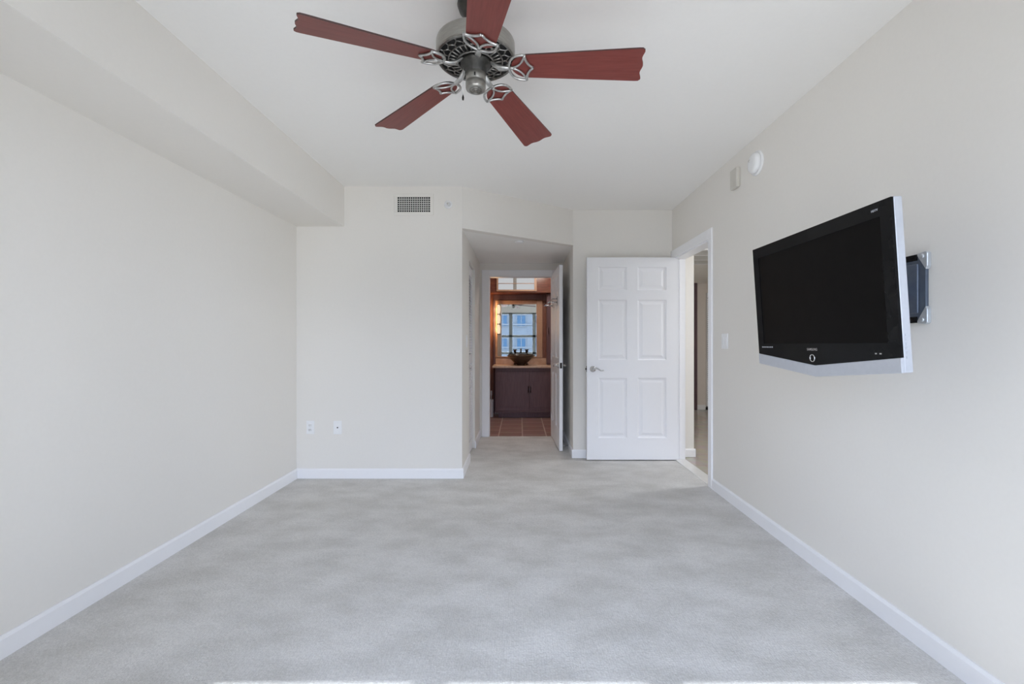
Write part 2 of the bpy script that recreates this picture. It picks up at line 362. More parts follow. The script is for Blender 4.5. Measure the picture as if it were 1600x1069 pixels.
# ------------------------------------------------------------------ six panel doors
def door_leaf(wd, ht, th=.036):
    # x from 0 (hinge) to wd, y from -th/2 to th/2, z from 0 to ht
    st, mu = .115, .105; h = th / 2
    rows = [(.218, .822), (1.0, 1.605), (1.70, 1.935)]
    pw = (wd - 2 * st - mu) / 2
    cols = [(st, st + pw), (st + pw + mu, wd - st)]
    m_ = MB()
    xs = [0, cols[0][0], cols[0][1], cols[1][0], cols[1][1], wd]
    zs = [0] + [q for r_ in rows for q in r_] + [ht]
    for i in range(5):
        for k in range(7):
            if i in (1, 3) and k in (1, 3, 5):
                x0, x1, z0, z1 = xs[i], xs[i + 1], zs[k], zs[k + 1]
                for sg in (1, -1):
                    rings = [(0, h), (.012, h - .011), (.026, h - .011), (.05, h - .003)]
                    v = []; f = []
                    for a_, yy in rings:
                        v += [(x0 + a_, sg * yy, z0 + a_), (x1 - a_, sg * yy, z0 + a_), (x1 - a_, sg * yy, z1 - a_), (x0 + a_, sg * yy, z1 - a_)]
                    for q in range(3):
                        for c in range(4):
                            d_ = (c + 1) % 4; f.append((q * 4 + c, q * 4 + d_, q * 4 + 4 + d_, q * 4 + 4 + c))
                    f.append((12, 13, 14, 15))
                    if sg < 0: f = [t[::-1] for t in f]
                    m_._add(v, f)
            else:
                x0, x1, z0, z1 = xs[i], xs[i + 1], zs[k], zs[k + 1]
                m_._add([(x0, -h, z0), (x1, -h, z0), (x1, -h, z1), (x0, -h, z1)], [(0, 1, 2, 3)])
                m_._add([(x0, h, z0), (x1, h, z0), (x1, h, z1), (x0, h, z1)], [(3, 2, 1, 0)])
    m_._add([(0, -h, 0), (0, h, 0), (0, h, ht), (0, -h, ht)], [(3, 2, 1, 0)]); m_._add([(wd, -h, 0), (wd, h, 0), (wd, h, ht), (wd, -h, ht)], [(0, 1, 2, 3)])
    m_._add([(0, -h, 0), (wd, -h, 0), (wd, h, 0), (0, h, 0)], [(3, 2, 1, 0)]); m_._add([(0, -h, ht), (wd, -h, ht), (wd, h, ht), (0, h, ht)], [(0, 1, 2, 3)])
    return m_
def build_leaf(m_, name, mt, parent):
    me = bpy.data.meshes.new(name); me.from_pydata(m_.v, [], m_.f)
    bm = bmesh.new(); bm.from_mesh(me); bmesh.ops.remove_doubles(bm, verts=bm.verts, dist=.0005)
    bmesh.ops.recalc_face_normals(bm, faces=bm.faces); bm.to_mesh(me); bm.free(); me.materials.append(mt)
    ob = bpy.data.objects.new(name, me); COL.objects.link(ob); ob.parent = parent; return ob
def lever(parent, x, z, sg, dirx, th=.036):
    # rosette and curved lever on the face y = sg*th/2, pointing along dirx
    r_ = Matrix.Translation((x, sg * th / 2, z)) @ Matrix.Rotation(R(-90 * sg), 4, 'X')
    m_ = MB().lathe([(.0, .0), (.030, .0), (.031, .004), (.026, .009), (.014, .012), (.011, .022), (.011, .048), (.0, .050)], 24, r_)
    pts = []
    for t in [i / 10 for i in range(11)]:
        pts.append((x + dirx * .105 * t, sg * (th / 2 + .043), z + .012 * math.sin(t * math.pi * 1.9) - .004 * t))
    m_.tube(pts, [.0085 - .003 * (i / 10) for i in range(11)], 8)
    return m_.build('door_handle', M_chrome, parent)
def hinge(parent, z, sg, th=.036):
    m_ = MB().lathe([(.0, -.045), (.0065, -.045), (.0065, .045), (.0, .045)], 12, Matrix.Translation((-.001, sg * (th / 2 + .003), z)))
    return m_.build('hinge', M_trim, parent)

d1 = struct(thing('door_1', None, None, (1.588, 4.673, .012), (0, 0, R(180))), 'white six panel entry door swung open against the back wall')
build_leaf(door_leaf(.914, 2.03), 'door_leaf', M_door, d1)
lever(d1, .914 - .06, .91, 1, -1); lever(d1, .914 - .06, .91, -1, -1)
box(.9135, .9165, -.012, .012, .88, .94).build('latch_plate', M_bronze, d1)
box(.916, .926, -.006, .006, .90, .92).build('latch_bolt', M_bronze, d1)
for z in (.25, 1.0, 1.8): hinge(d1, z, -1)
ang = math.atan2(5.035 - 5.83, .435 - .405)
d2 = struct(thing('door_2', None, None, (.418, 5.832, .012), (0, 0, ang)), 'white six panel bathroom door opened into the hall')
build_leaf(door_leaf(.80, 2.02), 'door_leaf', M_door, d2)
lever(d2, .80 - .06, .925, -1, -1); lever(d2, .80 - .06, .925, 1, -1)
box(.799, .802, -.012, .012, .895, .955).build('latch_plate', M_bronze, d2)
for z in (.25, 1.0, 1.8): hinge(d2, z, -1)

# louvred closet door in the hall
d3 = struct(thing('door_3', None, None, (HX0 - .026, CL0, .01)), 'white louvred closet door in the hall')
m = MB(); cw, ch = CL1 - CL0, CLZ - .015
m.box(-.028, 0, .003, .07, 0, ch); m.box(-.028, 0, cw - .07, cw - .003, 0, ch)
for z0, z1 in ((0, .12), (.95, 1.05), (ch - .1, ch)): m.box(-.028, 0, .07, cw - .07, z0, z1)
m.build('door_frame', M_door, d3, bevel=.002)
m = MB()
z = .14
while z < ch - .11:
    if not (.93 < z < 1.06):
        m.prism([(-.026, z + .018), (-.002, z - .006), (-.002, z), (-.026, z + .024)], .07, cw - .07, 'y') if False else \
        m._add([(-.026, .07, z + .018), (-.002, .07, z - .006), (-.002, .07, z), (-.026, .07, z + .024), (-.026, cw - .07, z + .018), (-.002, cw - .07, z - .006), (-.002, cw - .07, z), (-.026, cw - .07, z + .024)],
               [(0, 1, 2, 3), (7, 6, 5, 4), (0, 4, 5, 1), (1, 5, 6, 2), (2, 6, 7, 3), (3, 7, 4, 0)])
    z += .030
m.build('louver_panel', M_door, d3)
MB().lathe([(0, 0), (.012, 0), (.010, .012), (.02, .025), (.022, .034), (.014, .042), (0, .044)], 20, Matrix.Translation((0, .045, .93)) @ Matrix.Rotation(R(90), 4, 'Y')).build('door_knob', M_chrome, d3)

# louvred door at the far end of the corridor
d4 = struct(thing('door_4', None, None, (3.295, 8.165, .0)), 'white louvred door far down the corridor')
m = MB(); ch = 2.06
m.box(0, .012, 0, .03, .06, ch); m.box(.55, .6, 0, .03, .06, ch); m.box(.012, .55, 0, .03, .06, .16); m.box(.012, .55, 0, .03, ch - .08, ch)
m.build('door_frame', M_door, d4, bevel=.002)
m = MB(); z = .17
while z < ch - .09:
    m.box(.012, .55, .004, .026, z, z + .022); z += .034
m.build('louver_panel', M_door, d4)
box(.0, .6, .032, .034, .0, ch).build('door_shadow_gap', M_dark, d4)
box(-.012, .03, .0, .03, .0, .045).build('floor_pivot', M_bronze, d4)

# ------------------------------------------------------------------ ceiling fan
FX, FY, FZ = -.1767, 1.866, 2.257
fan = thing('ceiling_fan', 'antique pewter ceiling fan with five cherry red wooden blades', 'ceiling fan', (FX, FY, HC))
z0 = 2.324 - HC     # underside of the motor, relative to the ceiling
MB().lathe([(.0, -.001), (.072, -.001), (.074, -.012), (.066, -.035), (.045, -.055), (.030, -.066), (.022, -.072), (.0, -.072)], 40).build('canopy', M_pewdark, fan)
MB().lathe([(.0135, -.07), (.0135, z0 + .10)], 20).build('downrod', M_pewter, fan)
MB().lathe([(.0, z0 + .115), (.03, z0 + .115), (.045, z0 + .10), (.09, z0 + .092), (.138, z0 + .075), (.155, z0 + .066), (.1575, z0 + .060), (.1575, z0 + .010), (.1545, z0 + .004), (.150, z0 + .004), (.149, z0 + .012), (.0, z0 + .012)], 64).build('motor_housing', M_band, fan)
box(0, 0, 0, 0, 0, 0)
MB().lathe([(.0, z0 + .012), (.150, z0 + .012), (.150, z0 + .009), (.0, z0 + .009)], 48).build('motor_underside', M_dark, fan)
m = MB()
def ring(m_, r_, z_, t_, n=64): m_.tube([(r_ * math.cos(2 * math.pi * i / n), r_ * math.sin(2 * math.pi * i / n), z_) for i in range(n)], t_, 6, True)
ring(m, .152, z0 + .003, .0055); ring(m, .108, z0 - .003, .003); ring(m, .072, z0 - .009, .0045); ring(m, .058, z0 - .010, .003)
NB = 30
for i in range(NB):
    t = 2 * math.pi * i / NB; c, s_ = math.cos(t), math.sin(t)
    m.tube([(.072 * c, .072 * s_, z0 - .009), (.108 * c, .108 * s_, z0 - .003)], .0032, 6)
NB = 20
for i in range(NB):
    t = 2 * math.pi * i / NB; dt = math.pi / NB
    P = lambda r_, q, zz: (r_ * math.cos(q), r_ * math.sin(q), zz)
    m.tube([P(.108, t, z0 - .003), P(.122, t, z0 - .001), P(.136, t + dt, z0 + .001), P(.152, t + dt, z0 + .003)], .0030, 6)
    m.tube([P(.122, t, z0 - .001), P(.136, t - dt, z0 + .001)], .0030, 6)
m.build('vent_grille', M_pewter, fan)
MB().lathe([(.0, z0 - .002), (.060, z0 - .002), (.062, z0 - .008), (.060, z0 - .022), (.044, z0 - .026), (.0425, z0 - .055), (.0, z0 - .055)], 40).build('flywheel_hub', M_pewdark, fan)
sw = MB().lathe([(.0, z0 - .05), (.036, z0 - .05), (.040, z0 - .056), (.0405, z0 - .085), (.0385, z0 - .088), (.0405, z0 - .091), (.040, z0 - .112), (.0385, z0 - .118), (.034, z0 - .121), (.0, z0 - .121)], 40).build('switch_housing', M_band, fan)
m = MB(); ring(m, .024, z0 - .122, .003, 32); ring(m, .013, z0 - .122, .0025, 24); m.lathe([(0, z0 - .124), (.006, z0 - .124), (.007, z0 - .12), (0, z0 - .12)], 16)
m.build('end_cap', M_pewter, sw)
box(-.003, .003, -.043, -.039, z0 - .082, z0 - .070).build('reverse_switch', M_dark, sw)
pc = MB().tube([(-.048, -.005, z0 - .03), (-.050, -.005, z0 - .05), (-.0505, -.005, z0 - .142)], .0013, 6).build('pull_chain', M_ironhi, fan)
MB().lathe([(0, z0 - .164), (.0035, z0 - .162), (.0045, z0 - .152), (.0015, z0 - .141), (0, z0 - .141)], 12, Matrix.Translation((-.0505, -.005, 0))).build('chain_pendant', M_bronze, pc)

def blade_mesh():
    n = 24; half = []
    rt, tp = .057, .0795
    def hw(x):
        if x < .215:
            q = (x - .145) / .07; return rt * math.sqrt(max(0, 1 - (1 - q) ** 2))
        return rt + (tp - rt) * (x - .215) / (.645 - .215)
    xs = [.145 + .07 * (i / 10) ** 1.6 for i in range(11)] + [.215 + (.635 - .215) * i / 8 for i in range(1, 9)]
    top = [(x, hw(x)) for x in xs]
    tipc = [(.648, tp - .001), (.656, tp - .008)]
    tip = []
    for i in range(1, 24):
        t_ = 1 - 2 * i / 24.0; yy = (tp - .008) * t_
        tip.append((.6535 + .0038 * math.cos(2 * math.pi * t_), yy))
    poly = top + tipc + tip + [(x, -y) for x, y in reversed(tipc)] + [(x, -y) for x, y in reversed(top[1:])]
    return MB().prism(poly, -.003, .003)
def edge_band(ob):
    # the narrow sides of a blade are coloured darker than its faces
    ob.data.materials.append(M_bladeedge)
    for p in ob.data.polygons:
        if abs(p.normal.z) < .5: p.material_index = 1
    return ob
def iron_mesh():
    m_ = MB(); zi = -.0085; r_ = .0052
    def pl(pts2, rr=r_, z_=zi): m_.tube([(p[0], p[1], z_) for p in pts2], rr, 8)
    def bez(p, q, c, n=10):
        p, q, c = Vector(p), Vector(q), Vector(c)
        return [p * (1 - t) ** 2 + c * 2 * t * (1 - t) + q * t * t for t in [i / n for i in range(n + 1)]]
    for sg in (1, -1):
        A_ = (.136, .001 * sg); C_ = (.203, .062 * sg)
        pl(bez(A_, C_, (.140, .066 * sg)))              # outside of the leaf
        pl(bez(A_, C_, (.186, .000 * sg)), .0046)       # inside of the leaf
        pl(bez(C_, (.232, .0005 * sg), (.203, .024 * sg)))   # scooped front edge
    pl([(.140, 0), (.155, 0)], .006)
    # the arm up to the hub
    m_.tube([(.142, 0, zi), (.130, 0, zi - .002), (.115, 0, -.010), (.095, 0, -.006), (.076, 0, .006), (.062, 0, .016), (.050, 0, .020)], [.007, .009, .012, .0125, .011, .010, .009], 10, flat=.6)
    for sg in (): m_.lathe([(0, zi - .004), (.004, zi - .004), (.005, zi + .003), (0, zi + .003)], 10, Matrix.Translation((.185, .028 * sg, 0)))
    return m_
TH0 = -6.95
b0 = i0 = None
for k in range(5):
    if b0 is None:
        b0 = edge_band(blade_mesh().build('blade', M_blade, fan)); i0 = iron_mesh().build('blade_iron', M_ironhi, b0); b, ir = b0, i0
    else:
        b = b0.copy(); COL.objects.link(b); b.parent = fan; ir = i0.copy(); COL.objects.link(ir); ir.parent = b
    b.rotation_mode = 'XYZ'
    b.matrix_local = Matrix.Translation((0, 0, FZ + .042 - HC)) @ Matrix.Rotation(R(TH0 + 72 * k), 4, 'Z') @ Matrix.Rotation(R(3.5), 4, 'Y') @ Matrix.Rotation(R(-12), 4, 'X')
i0['label'] = 'pewter blade bracket of three open leaf loops'

# ------------------------------------------------------------------ television on its wall mount
tv = thing('television', 'black flat screen television with silver lower trim jutting from the right wall', 'television', (1.1294, 1.8215, 1.6352))
tv.rotation_mode = 'YXZ'; tv.rotation_euler = (.0612, -.0072, -1.5424)
Wt, Hs, Hb, As, Ab = .40, .5434, .4958, .5806, .5361
MB().prism([(-Wt, 0), (Wt, 0), (Wt, -Hs), (0, -As), (-Wt, -Hs)], .004, .032, 'y').build('cabinet', M_tvsilver, tv, bevel=.003)
bz = MB()
bz.prism([(-Wt + .001, -.001), (-.354, -.05), (-.354, -.45), (-Wt + .001, -Hb)], -.004, .006, 'y')
bz.prism([(Wt - .001, -.001), (.354, -.05), (.354, -.45), (Wt - .001, -Hb)], -.004, .006, 'y')
bz.prism([(-Wt + .001, -.001), (Wt - .001, -.001), (.354, -.05), (-.354, -.05)], -.004, .006, 'y')
bz.prism([(-.354, -.45), (.354, -.45), (Wt - .001, -Hb), (0, -Ab), (-Wt + .001, -Hb)], -.004, .006, 'y')
bz.build('bezel', M_tvblack, tv)
box(-.354, .354, -.001, .005, -.45, -.05).build('screen', M_screen, tv)
MB().prism([(-Wt, -Hb - .0005), (0, -Ab - .0005), (Wt, -Hb - .0005), (Wt, -Hs), (0, -As), (-Wt, -Hs)], -.006, .006, 'y').build('lower_trim', M_tvsilver, tv, bevel=.0015)
MB().prism([(-.33, -.07), (.33, -.07), (.33, -.47), (-.33, -.47)], .032, .085, 'y').build('back_housing', M_tvblack, tv, bevel=.02)
m = MB(); ring(m, .0135, 0, .0022, 32)
pr = m.build('power_ring', M_chrome, tv); pr.rotation_euler = (R(90), 0, 0); pr.location = (-.012, -.0055, -.508)
MB().lathe([(0, -.001), (.008, -.001), (.008, .001), (0, .001)], 24, Matrix.Rotation(R(90), 4, 'X')).build('power_button', M_screen, tv, loc=(-.012, -.0045, -.508))
def lettering(txt, size, name, mt, parent, loc, space=1.0):
    cu = bpy.data.curves.new(name, 'FONT'); cu.body = txt; cu.size = size; cu.align_x = 'CENTER'; cu.align_y = 'CENTER'; cu.extrude = .0003; cu.offset = size * .012
    cu.space_character = space
    ob = bpy.data.objects.new(name + '_tmp', cu); COL.objects.link(ob); bpy.context.view_layer.update()
    me = bpy.data.meshes.new_from_object(ob.evaluated_get(bpy.context.evaluated_depsgraph_get()))
    bpy.data.objects.remove(ob); me.materials.clear(); me.materials.append(mt)
    nb = bpy.data.objects.new(name, me); COL.objects.link(nb); nb.parent = parent; nb.location = loc; nb.rotation_euler = (R(90), 0, 0); return nb
lettering('SAMSUNG', .0135, 'brand_lettering', M_chrome, tv, (-.012, -.0045, -.474))
lettering('HDTV', .010, 'badge_lettering', M_tvsilver, tv, (.335, -.0045, -.026))
m = MB()
for i in range(7): m.box(-.368 + .013 * i, -.361 + .013 * i, -.0046, -.004, -.468, -.463)
m.build('control_marks', M_tvsilver, tv)
m = MB(); m.box(.300, .308, -.0046, -.004, -.487, -.483); m.box(.318, .327, -.0046, -.004, -.487, -.483); m.build('indicator_marks', M_chrome, tv)
m = MB()
for i in range(6): m.box(Wt - .0005, Wt + .002, .012, .018, -.50 + .014 * i, -.492 + .014 * i)
m.build('side_buttons', M_tvsilver, tv, bevel=.0006)

mo = thing('television_wall_mount', 'steel blue wall plate with silver corner brackets carrying the television', 'wall mount', (XR, 1.89, 1.40))
ph, py0, py1 = .132, -.112, .112
MB().prism([(py0, -ph + .055), (py0 + .034, -ph), (py1, -ph), (py1, ph), (py0 + .034, ph), (py0, ph - .055)], -.014, -.002, 'x').build('wall_plate', M_mount, mo, bevel=.002)
MB().prism([(py0 + .03, -ph + .035), (py1 - .02, -ph + .035), (py1 - .02, ph - .035), (py0 + .03, ph - .035)], -.021, -.0135, 'x').build('raised_panel', M_mount, mo, bevel=.004)
for z_ in (-1, 1): box(-.019, -.002, py0 + .036, py1 - .03, z_ * (ph - .022), z_ * (ph + .002)).build('end_band', M_tvblack, mo, bevel=.002)
box(-.002, 0, py0 + .03, py1, -ph + .02, ph - .02).build('back_plate', M_dark, mo)
for sz in (1, -1):
    cb = MB().prism([(py0 - .003, sz * (ph - .062)), (py0 - .010, sz * (ph - .05)), (py0 - .010, sz * (ph + .002)), (py0 - .002, sz * (ph + .008)), (py0 + .034, sz * (ph + .004)), (py0 + .036, sz * (ph - .004))], -.018, 0, 'x').build('corner_bracket', M_bracket, mo, bevel=.003)
    MB().lathe([(0, 0), (.009, 0), (.010, .003), (.006, .006), (0, .006)], 16, Matrix.Translation((-.018, py0 + .010, sz * (ph - .010))) @ Matrix.Rotation(R(-90), 4, 'Y')).build('screw_head', M_bracket, cb)
    cb2 = MB().prism([(py1 + .003, sz * (ph - .062)), (py1 + .010, sz * (ph + .002)), (py1 - .034, sz * (ph + .004))], -.018, 0, 'x').build('corner_bracket', M_bracket, mo, bevel=.003)
m = MB()
m.box(-.075, -.021, -.03, .03, -.03, .03)
m.tube([(-.065, .0, 0), (-.17, .11, 0), (-.18, .11, 0), (-.285, .0, 0)], .017, 12)
m.build('swing_arm', M_mount, mo)
box(-.318, -.285, -.13, .10, -.10, .10).build('screen_bracket', M_mount, mo, bevel=.004)

# ------------------------------------------------------------------ small things on the walls and ceilings
def wall_right_mtx(y, z): return Matrix.Translation((XR, y, z)) @ Matrix.Rotation(R(-90), 4, 'Y')     # local z points into the room
sd = thing('smoke_detector', 'round white smoke detector high on the right wall', 'smoke detector', (XR, 3.06, 2.372), (0, R(-90), 0))
MB().lathe([(0, 0), (.078, 0), (.080, .004), (.078, .012), (0, .012)], 40).build('mounting_base', M_plate, sd)
sdb = MB().lathe([(0, .012), (.066, .012), (.0665, .028), (.060, .038), (.045, .044), (.02, .046), (0, .046)], 40).build('body', M_plate, sd)
MB().lathe([(0, .044), (.008, .044), (.008, .049), (0, .049)], 16, Matrix.Translation((.02, .02, 0))).build('test_button', M_grille, sdb)
tag(box(XR - .030, XR, 3.30, 3.40, 2.30, 2.44).build('wall_box', M_beigebox, bevel=.006), 'small beige painted box on the right wall beside the round white detector', 'wall box')
def switch(name, label, mtx, w_, h_):
    t_ = thing(name, label, 'light switch'); t_.matrix_world = mtx
    MB().box(-w_ / 2, w_ / 2, -h_ / 2, h_ / 2, 0, .006).build('plate', M_plate, t_, bevel=.003)
    return t_
# local x runs along the wall, y up, z into the room
MR = lambda y, z: Matrix(((0, 0, -1, XR), (-1, 0, 0, y), (0, 1, 0, z), (0, 0, 0, 1)))
s1 = switch('light_switch', 'white double light switch beside the entry doorway', MR(3.545, 1.198), .105, .118)
for x in (-.024, .024):
    MB().box(x - .017, x + .017, -.034, .034, .006, .009).build('rocker', M_plate, s1, bevel=.0015)
MH = lambda y, z: Matrix(((0, 0, 1, HX0), (1, 0, 0, y), (0, 1, 0, z), (0, 0, 0, 1)))
s2 = switch('light_switch', 'white single light switch on the left side wall of the short hall', MH(4.40, 1.20), .072, .116)
MB().box(-.017, .017, -.034, .034, .006, .010).build('rocker', M_plate, s2, bevel=.0015)
MBK = lambda x, z: Matrix(((1, 0, 0, x), (0, 0, -1, Y1), (0, 1, 0, z), (0, 0, 0, 1)))
ou = thing('power_outlet', 'white duplex power outlet low on the back wall, nearest the left corner', 'power outlet'); ou.matrix_world = MBK(-1.832, .446)
MB().box(-.035, .035, -.058, .058, 0, .006).build('plate', M_plate, ou, bevel=.003)
for y in (-.021, .021):
    rc = MB().lathe([(0, .005), (.0165, .005), (.0165, .0085), (0, .0085)], 24, Matrix.Translation((0, y, 0))).build('receptacle', M_plate, ou)
    MB().box(-.008, -.005, y - .005, y + .005, .008, .0088).box(.005, .008, y - .005, y + .005, .008, .0088).build('slots', M_dark, rc)
co = thing('cable_outlet', 'white cable outlet plate with a dark centre jack low on the back wall', 'cable outlet'); co.matrix_world = MBK(-1.593, .444)
MB().box(-.036, .036, -.058, .058, 0, .006).build('plate', M_plate, co, bevel=.003)
MB().lathe([(0, .006), (.0055, .006), (.0055, .009), (.004, .009), (.004, .014), (0, .014)], 16).build('jack', M_bronze, co)
for y in (-.042, .042): MB().lathe([(0, .006), (.004, .006), (.003, .008), (0, .008)], 12, Matrix.Translation((0, y, 0))).build('screw', M_plate, co)

av = thing('air_vent', 'white supply air vent grille high on the back wall', 'air vent'); av.matrix_world = MBK(-.926, 2.396)
gw, gh, fw, fh = .1425, .066, .174, .093
m = MB()
m.box(-fw, fw, gh, fh, 0, .010); m.box(-fw, fw, -fh, -gh, 0, .010); m.box(-fw, -gw, -gh, gh, 0, .010); m.box(gw, fw, -gh, gh, 0, .010)
m.build('frame', M_wall, av, bevel=.003)
MB().box(-gw, gw, -gh, gh, .0003, .0008).build('duct_opening', M_dark, av)
m = MB()
for i in range(1, 15): x = -gw + 2 * gw * i / 15; m.box(x - .0028, x + .0028, -gh, gh, .003, .006)
for i in range(1, 7): y = -gh + 2 * gh * i / 7; m.box(-gw, gw, y - .0026, y + .0026, .001, .005)
m.build('grille_bars', M_grille, av)

sp_ = thing('sprinkler', 'round white sprinkler head with dark centre beside the wall vent', 'sprinkler'); sp_.matrix_world = MBK(-.626, 2.397)
MB().lathe([(0, 0), (.036, 0), (.036, .003), (.026, .010), (.020, .010), (.018, .004), (0, .004)], 32).build('escutcheon', M_plate, sp_)
MB().lathe([(0, .004), (.005, .004), (.005, .022), (.009, .023), (.009, .025), (0, .026)], 16).build('deflector', M_grille, sp_)
cc = thing('sprinkler_cover', 'small round white cap on the hall ceiling', 'ceiling cap', (-.005, 4.60, HH), (R(180), 0, 0))
MB().lathe([(0, 0), (.045, 0), (.046, .006), (.043, .012), (0, .013)], 32).build('cap', M_plate, cc)
MB().lathe([(0, 0), (.05, 0), (.05, .002), (0, .002)], 32).build('collar', M_grille, cc)

# door stop behind the bathroom door
ds = thing('door_stop', 'spring door stop on the baseboard behind the bathroom door', 'door stop', (HX1 - BD, 5.12, .05))
m = MB(); m.lathe([(0, 0), (.012, 0), (.010, .006), (0, .006)], 16, Matrix.Rotation(R(-90), 4, 'Y'))
m.tube([(-.006 - .062 * i / 120, .006 * math.cos(i * .9), .006 * math.sin(i * .9)) for i in range(121)], .0013, 5)
m.build('spring', M_chrome, ds)
MB().lathe([(0, .066), (.008, .066), (.008, .082), (.006, .086), (0, .086)], 16, Matrix.Rotation(R(-90), 4, 'Y')).build('rubber_tip', M_rubber, ds)

# towel bar on the bathroom door
tb = thing('towel_bar', 'chrome double towel bar mounted on the bathroom door', 'towel bar', (.418, 5.832, .012), (0, 0, ang))
for yy, zz in ((-.075, 1.665), (-.115, 1.625)):
    MB().tube([(.14, yy, zz), (.66, yy, zz)], .007, 10).build('rail', M_chrome, tb)
for x in (.15, .65):
    m = MB(); m.tube([(x, -.0185, 1.665), (x, -.078, 1.665)], .007, 8); m.tube([(x, -.0185, 1.625), (x, -.118, 1.625)], .007, 8); m.box(x - .012, x + .012, -.024, -.0185, 1.60, 1.69)
    m.build('bracket', M_chrome, tb)

# ------------------------------------------------------------------ bathroom
VY = 7.29; VX0, VX1 = -.385, .72; CT = .82
va = thing('vanity_cabinet', 'dark mahogany bathroom vanity cabinet with two doors', 'vanity cabinet', (0, VY, 0))
m = MB(); m.box(VX0, VX1, .018, BT - VY - .002, .10, CT - .035); m.box(VX0, VX1, 0, .018, CT - .085, CT - .035); m.box(VX0, VX0 + .02, 0, .018, .10, CT - .085)
m.build('body', M_mahog, va, bevel=.002)
box(VX0 - .006, VX1, -.008, .03, .085, .105).build('bottom_molding', M_mahog, va, bevel=.004)
box(VX0 + .05, VX1, .055, BT - VY - .03, 0, .085).build('toe_kick', M_mahog, va)
for x0, x1, hx in ((VX0 + .022, .150, .138), (.154, VX1 - .003, .172)):
    dr = MB().box(x0, x1, -.002, .016, .108, CT - .088).build('door', M_mahog, va, bevel=.003)
    MB().box(x0 + .06, x1 - .06, -.006, -.002, .17, CT - .15).build('door_panel', M_mahog, dr, bevel=.004)
    MB().tube([(hx, -.004, .50), (hx, -.026, .49), (hx, -.032, .45), (hx, -.026, .41), (hx, -.004, .40)], .006, 8).build('handle', M_bronze, dr)
ct = tag(box(VX0 - .045, VX1 + .05, VY - .03, BT - .001, CT - .034, CT).build('countertop', M_counter, bevel=.006), 'tan stone countertop on the bathroom vanity', 'countertop')
box(VX0 - .02, VX1 + .05, BT - .022, BT - .001, CT, .925).build('backsplash', M_stone, ct, bevel=.003)
bs = thing('vessel_sink', 'dark bronze flared vessel sink bowl on the counter', 'sink', (.02, 7.50, CT + .001))
MB().lathe([(0, .0), (.062, .0), (.066, .008), (.085, .022), (.14, .07), (.205, .128), (.222, .150), (.228, .158), (.224, .160), (.216, .152), (.19, .124), (.13, .07), (.07, .026), (0, .020)], 48).build('bowl', M_bowl, bs)
MB().lathe([(0, .021), (.022, .021), (.022, .026), (0, .027)], 20).build('drain', M_bronze, bs)
fa = thing('faucet', 'dark bronze bridge faucet standing behind the sink bowl', 'faucet', (.02, 7.765, CT + .001))
m = MB()
for x in (-.10, .10): m.tube([(x, 0, 0), (x, 0, .20)], .011, 12); m.lathe([(0, 0), (.026, 0), (.024, .01), (.012, .016), (0, .016)], 20, Matrix.Translation((x, 0, 0)))
m.tube([(-.10, 0, .19), (.10, 0, .19)], .009, 12); m.build('bridge', M_bronze, fa)
MB().tube([(0, 0, .19), (0, -.01, .235), (0, -.05, .262), (0, -.10, .255), (0, -.135, .225), (0, -.138, .20)], [.014, .013, .012, .012, .012, .013], 12).build('spout', M_bronze, fa)
for x in (-.10, .10):
    m = MB(); m.lathe([(0, .20), (.018, .20), (.024, .215), (.020, .235), (.012, .25), (0, .252)], 16, Matrix.Translation((x, 0, 0)))
    for q in range(4): m.tube([(x, 0, .238), (x + .036 * math.cos(q * math.pi / 2 + .5), .036 * math.sin(q * math.pi / 2 + .5), .245)], .007, 8)
    m.build('handle', M_bronze, fa)

# mirror with its wood frame
mi = thing('vanity_mirror', 'tan wood framed mirror above the bathroom sink, reflecting the bedroom window', 'mirror', (0, BT, 0))
MXa, MXb, MZa, MZb = -.372, .283, .952, 1.83
m = MB(); m.box(-.41, MXa, -.03, -.001, .93, 1.895); m.box(MXb, .383, -.03, -.001, .93, 1.895); m.box(MXa, MXb, -.03, -.001, MZb, 1.895); m.box(MXa, MXb, -.03, -.001, .93, MZa)
m.build('frame', M_tanwood, mi, bevel=.006)
box(MXa, MXb, -.014, -.006, MZa, MZb).build('mirror_glass', M_mirror, mi)
# dark header above, soffit and the transom window in it
struct(box(-.44, .47, BT - .03, BT - .001, 1.905, 1.995).build('trim_mirror_header', M_mahog, bevel=.003), 'dark wood band above the mirror')
struct(box(-.44, -.414, BT - .04, BT - .001, .0, 1.905).build('trim_mirror_side', M_mahog, bevel=.003))
SY = 7.50
struct(box(-.68, 1.2, SY, BT, 1.995, 2.45).build('trim_bathroom_soffit', M_mosaic), 'copper mosaic soffit above the mirror')
w2 = struct(thing('window_2', None, None, (-.05, SY, 2.14)), 'small pale transom panel above the bathroom mirror')
m = MB()
for a_ in ((-.325, .325, .10, .12), (-.325, .325, -.125, -.10), (-.325, -.295, -.10, .10), (.285, .325, -.10, .10), (-.295, .285, -.006, .004)): m.box(a_[0], a_[1], -.022, -.001, a_[2], a_[3])
m.build('window_frame', M_tanwood, w2, bevel=.002)
M_lit = emit('transom_daylight', (.95, .97, 1.0), .52)
for x0, x1 in ((-.295, -.055), (.0, .285)):
    for z0_, z1_ in ((-.10, -.006), (.004, .10)): box(x0, x1, -.008, -.002, z0_, z1_).build('pane', M_lit, w2)
box(-.055, .0, -.012, -.002, -.10, .10).build('mullion', M_winframe, w2)

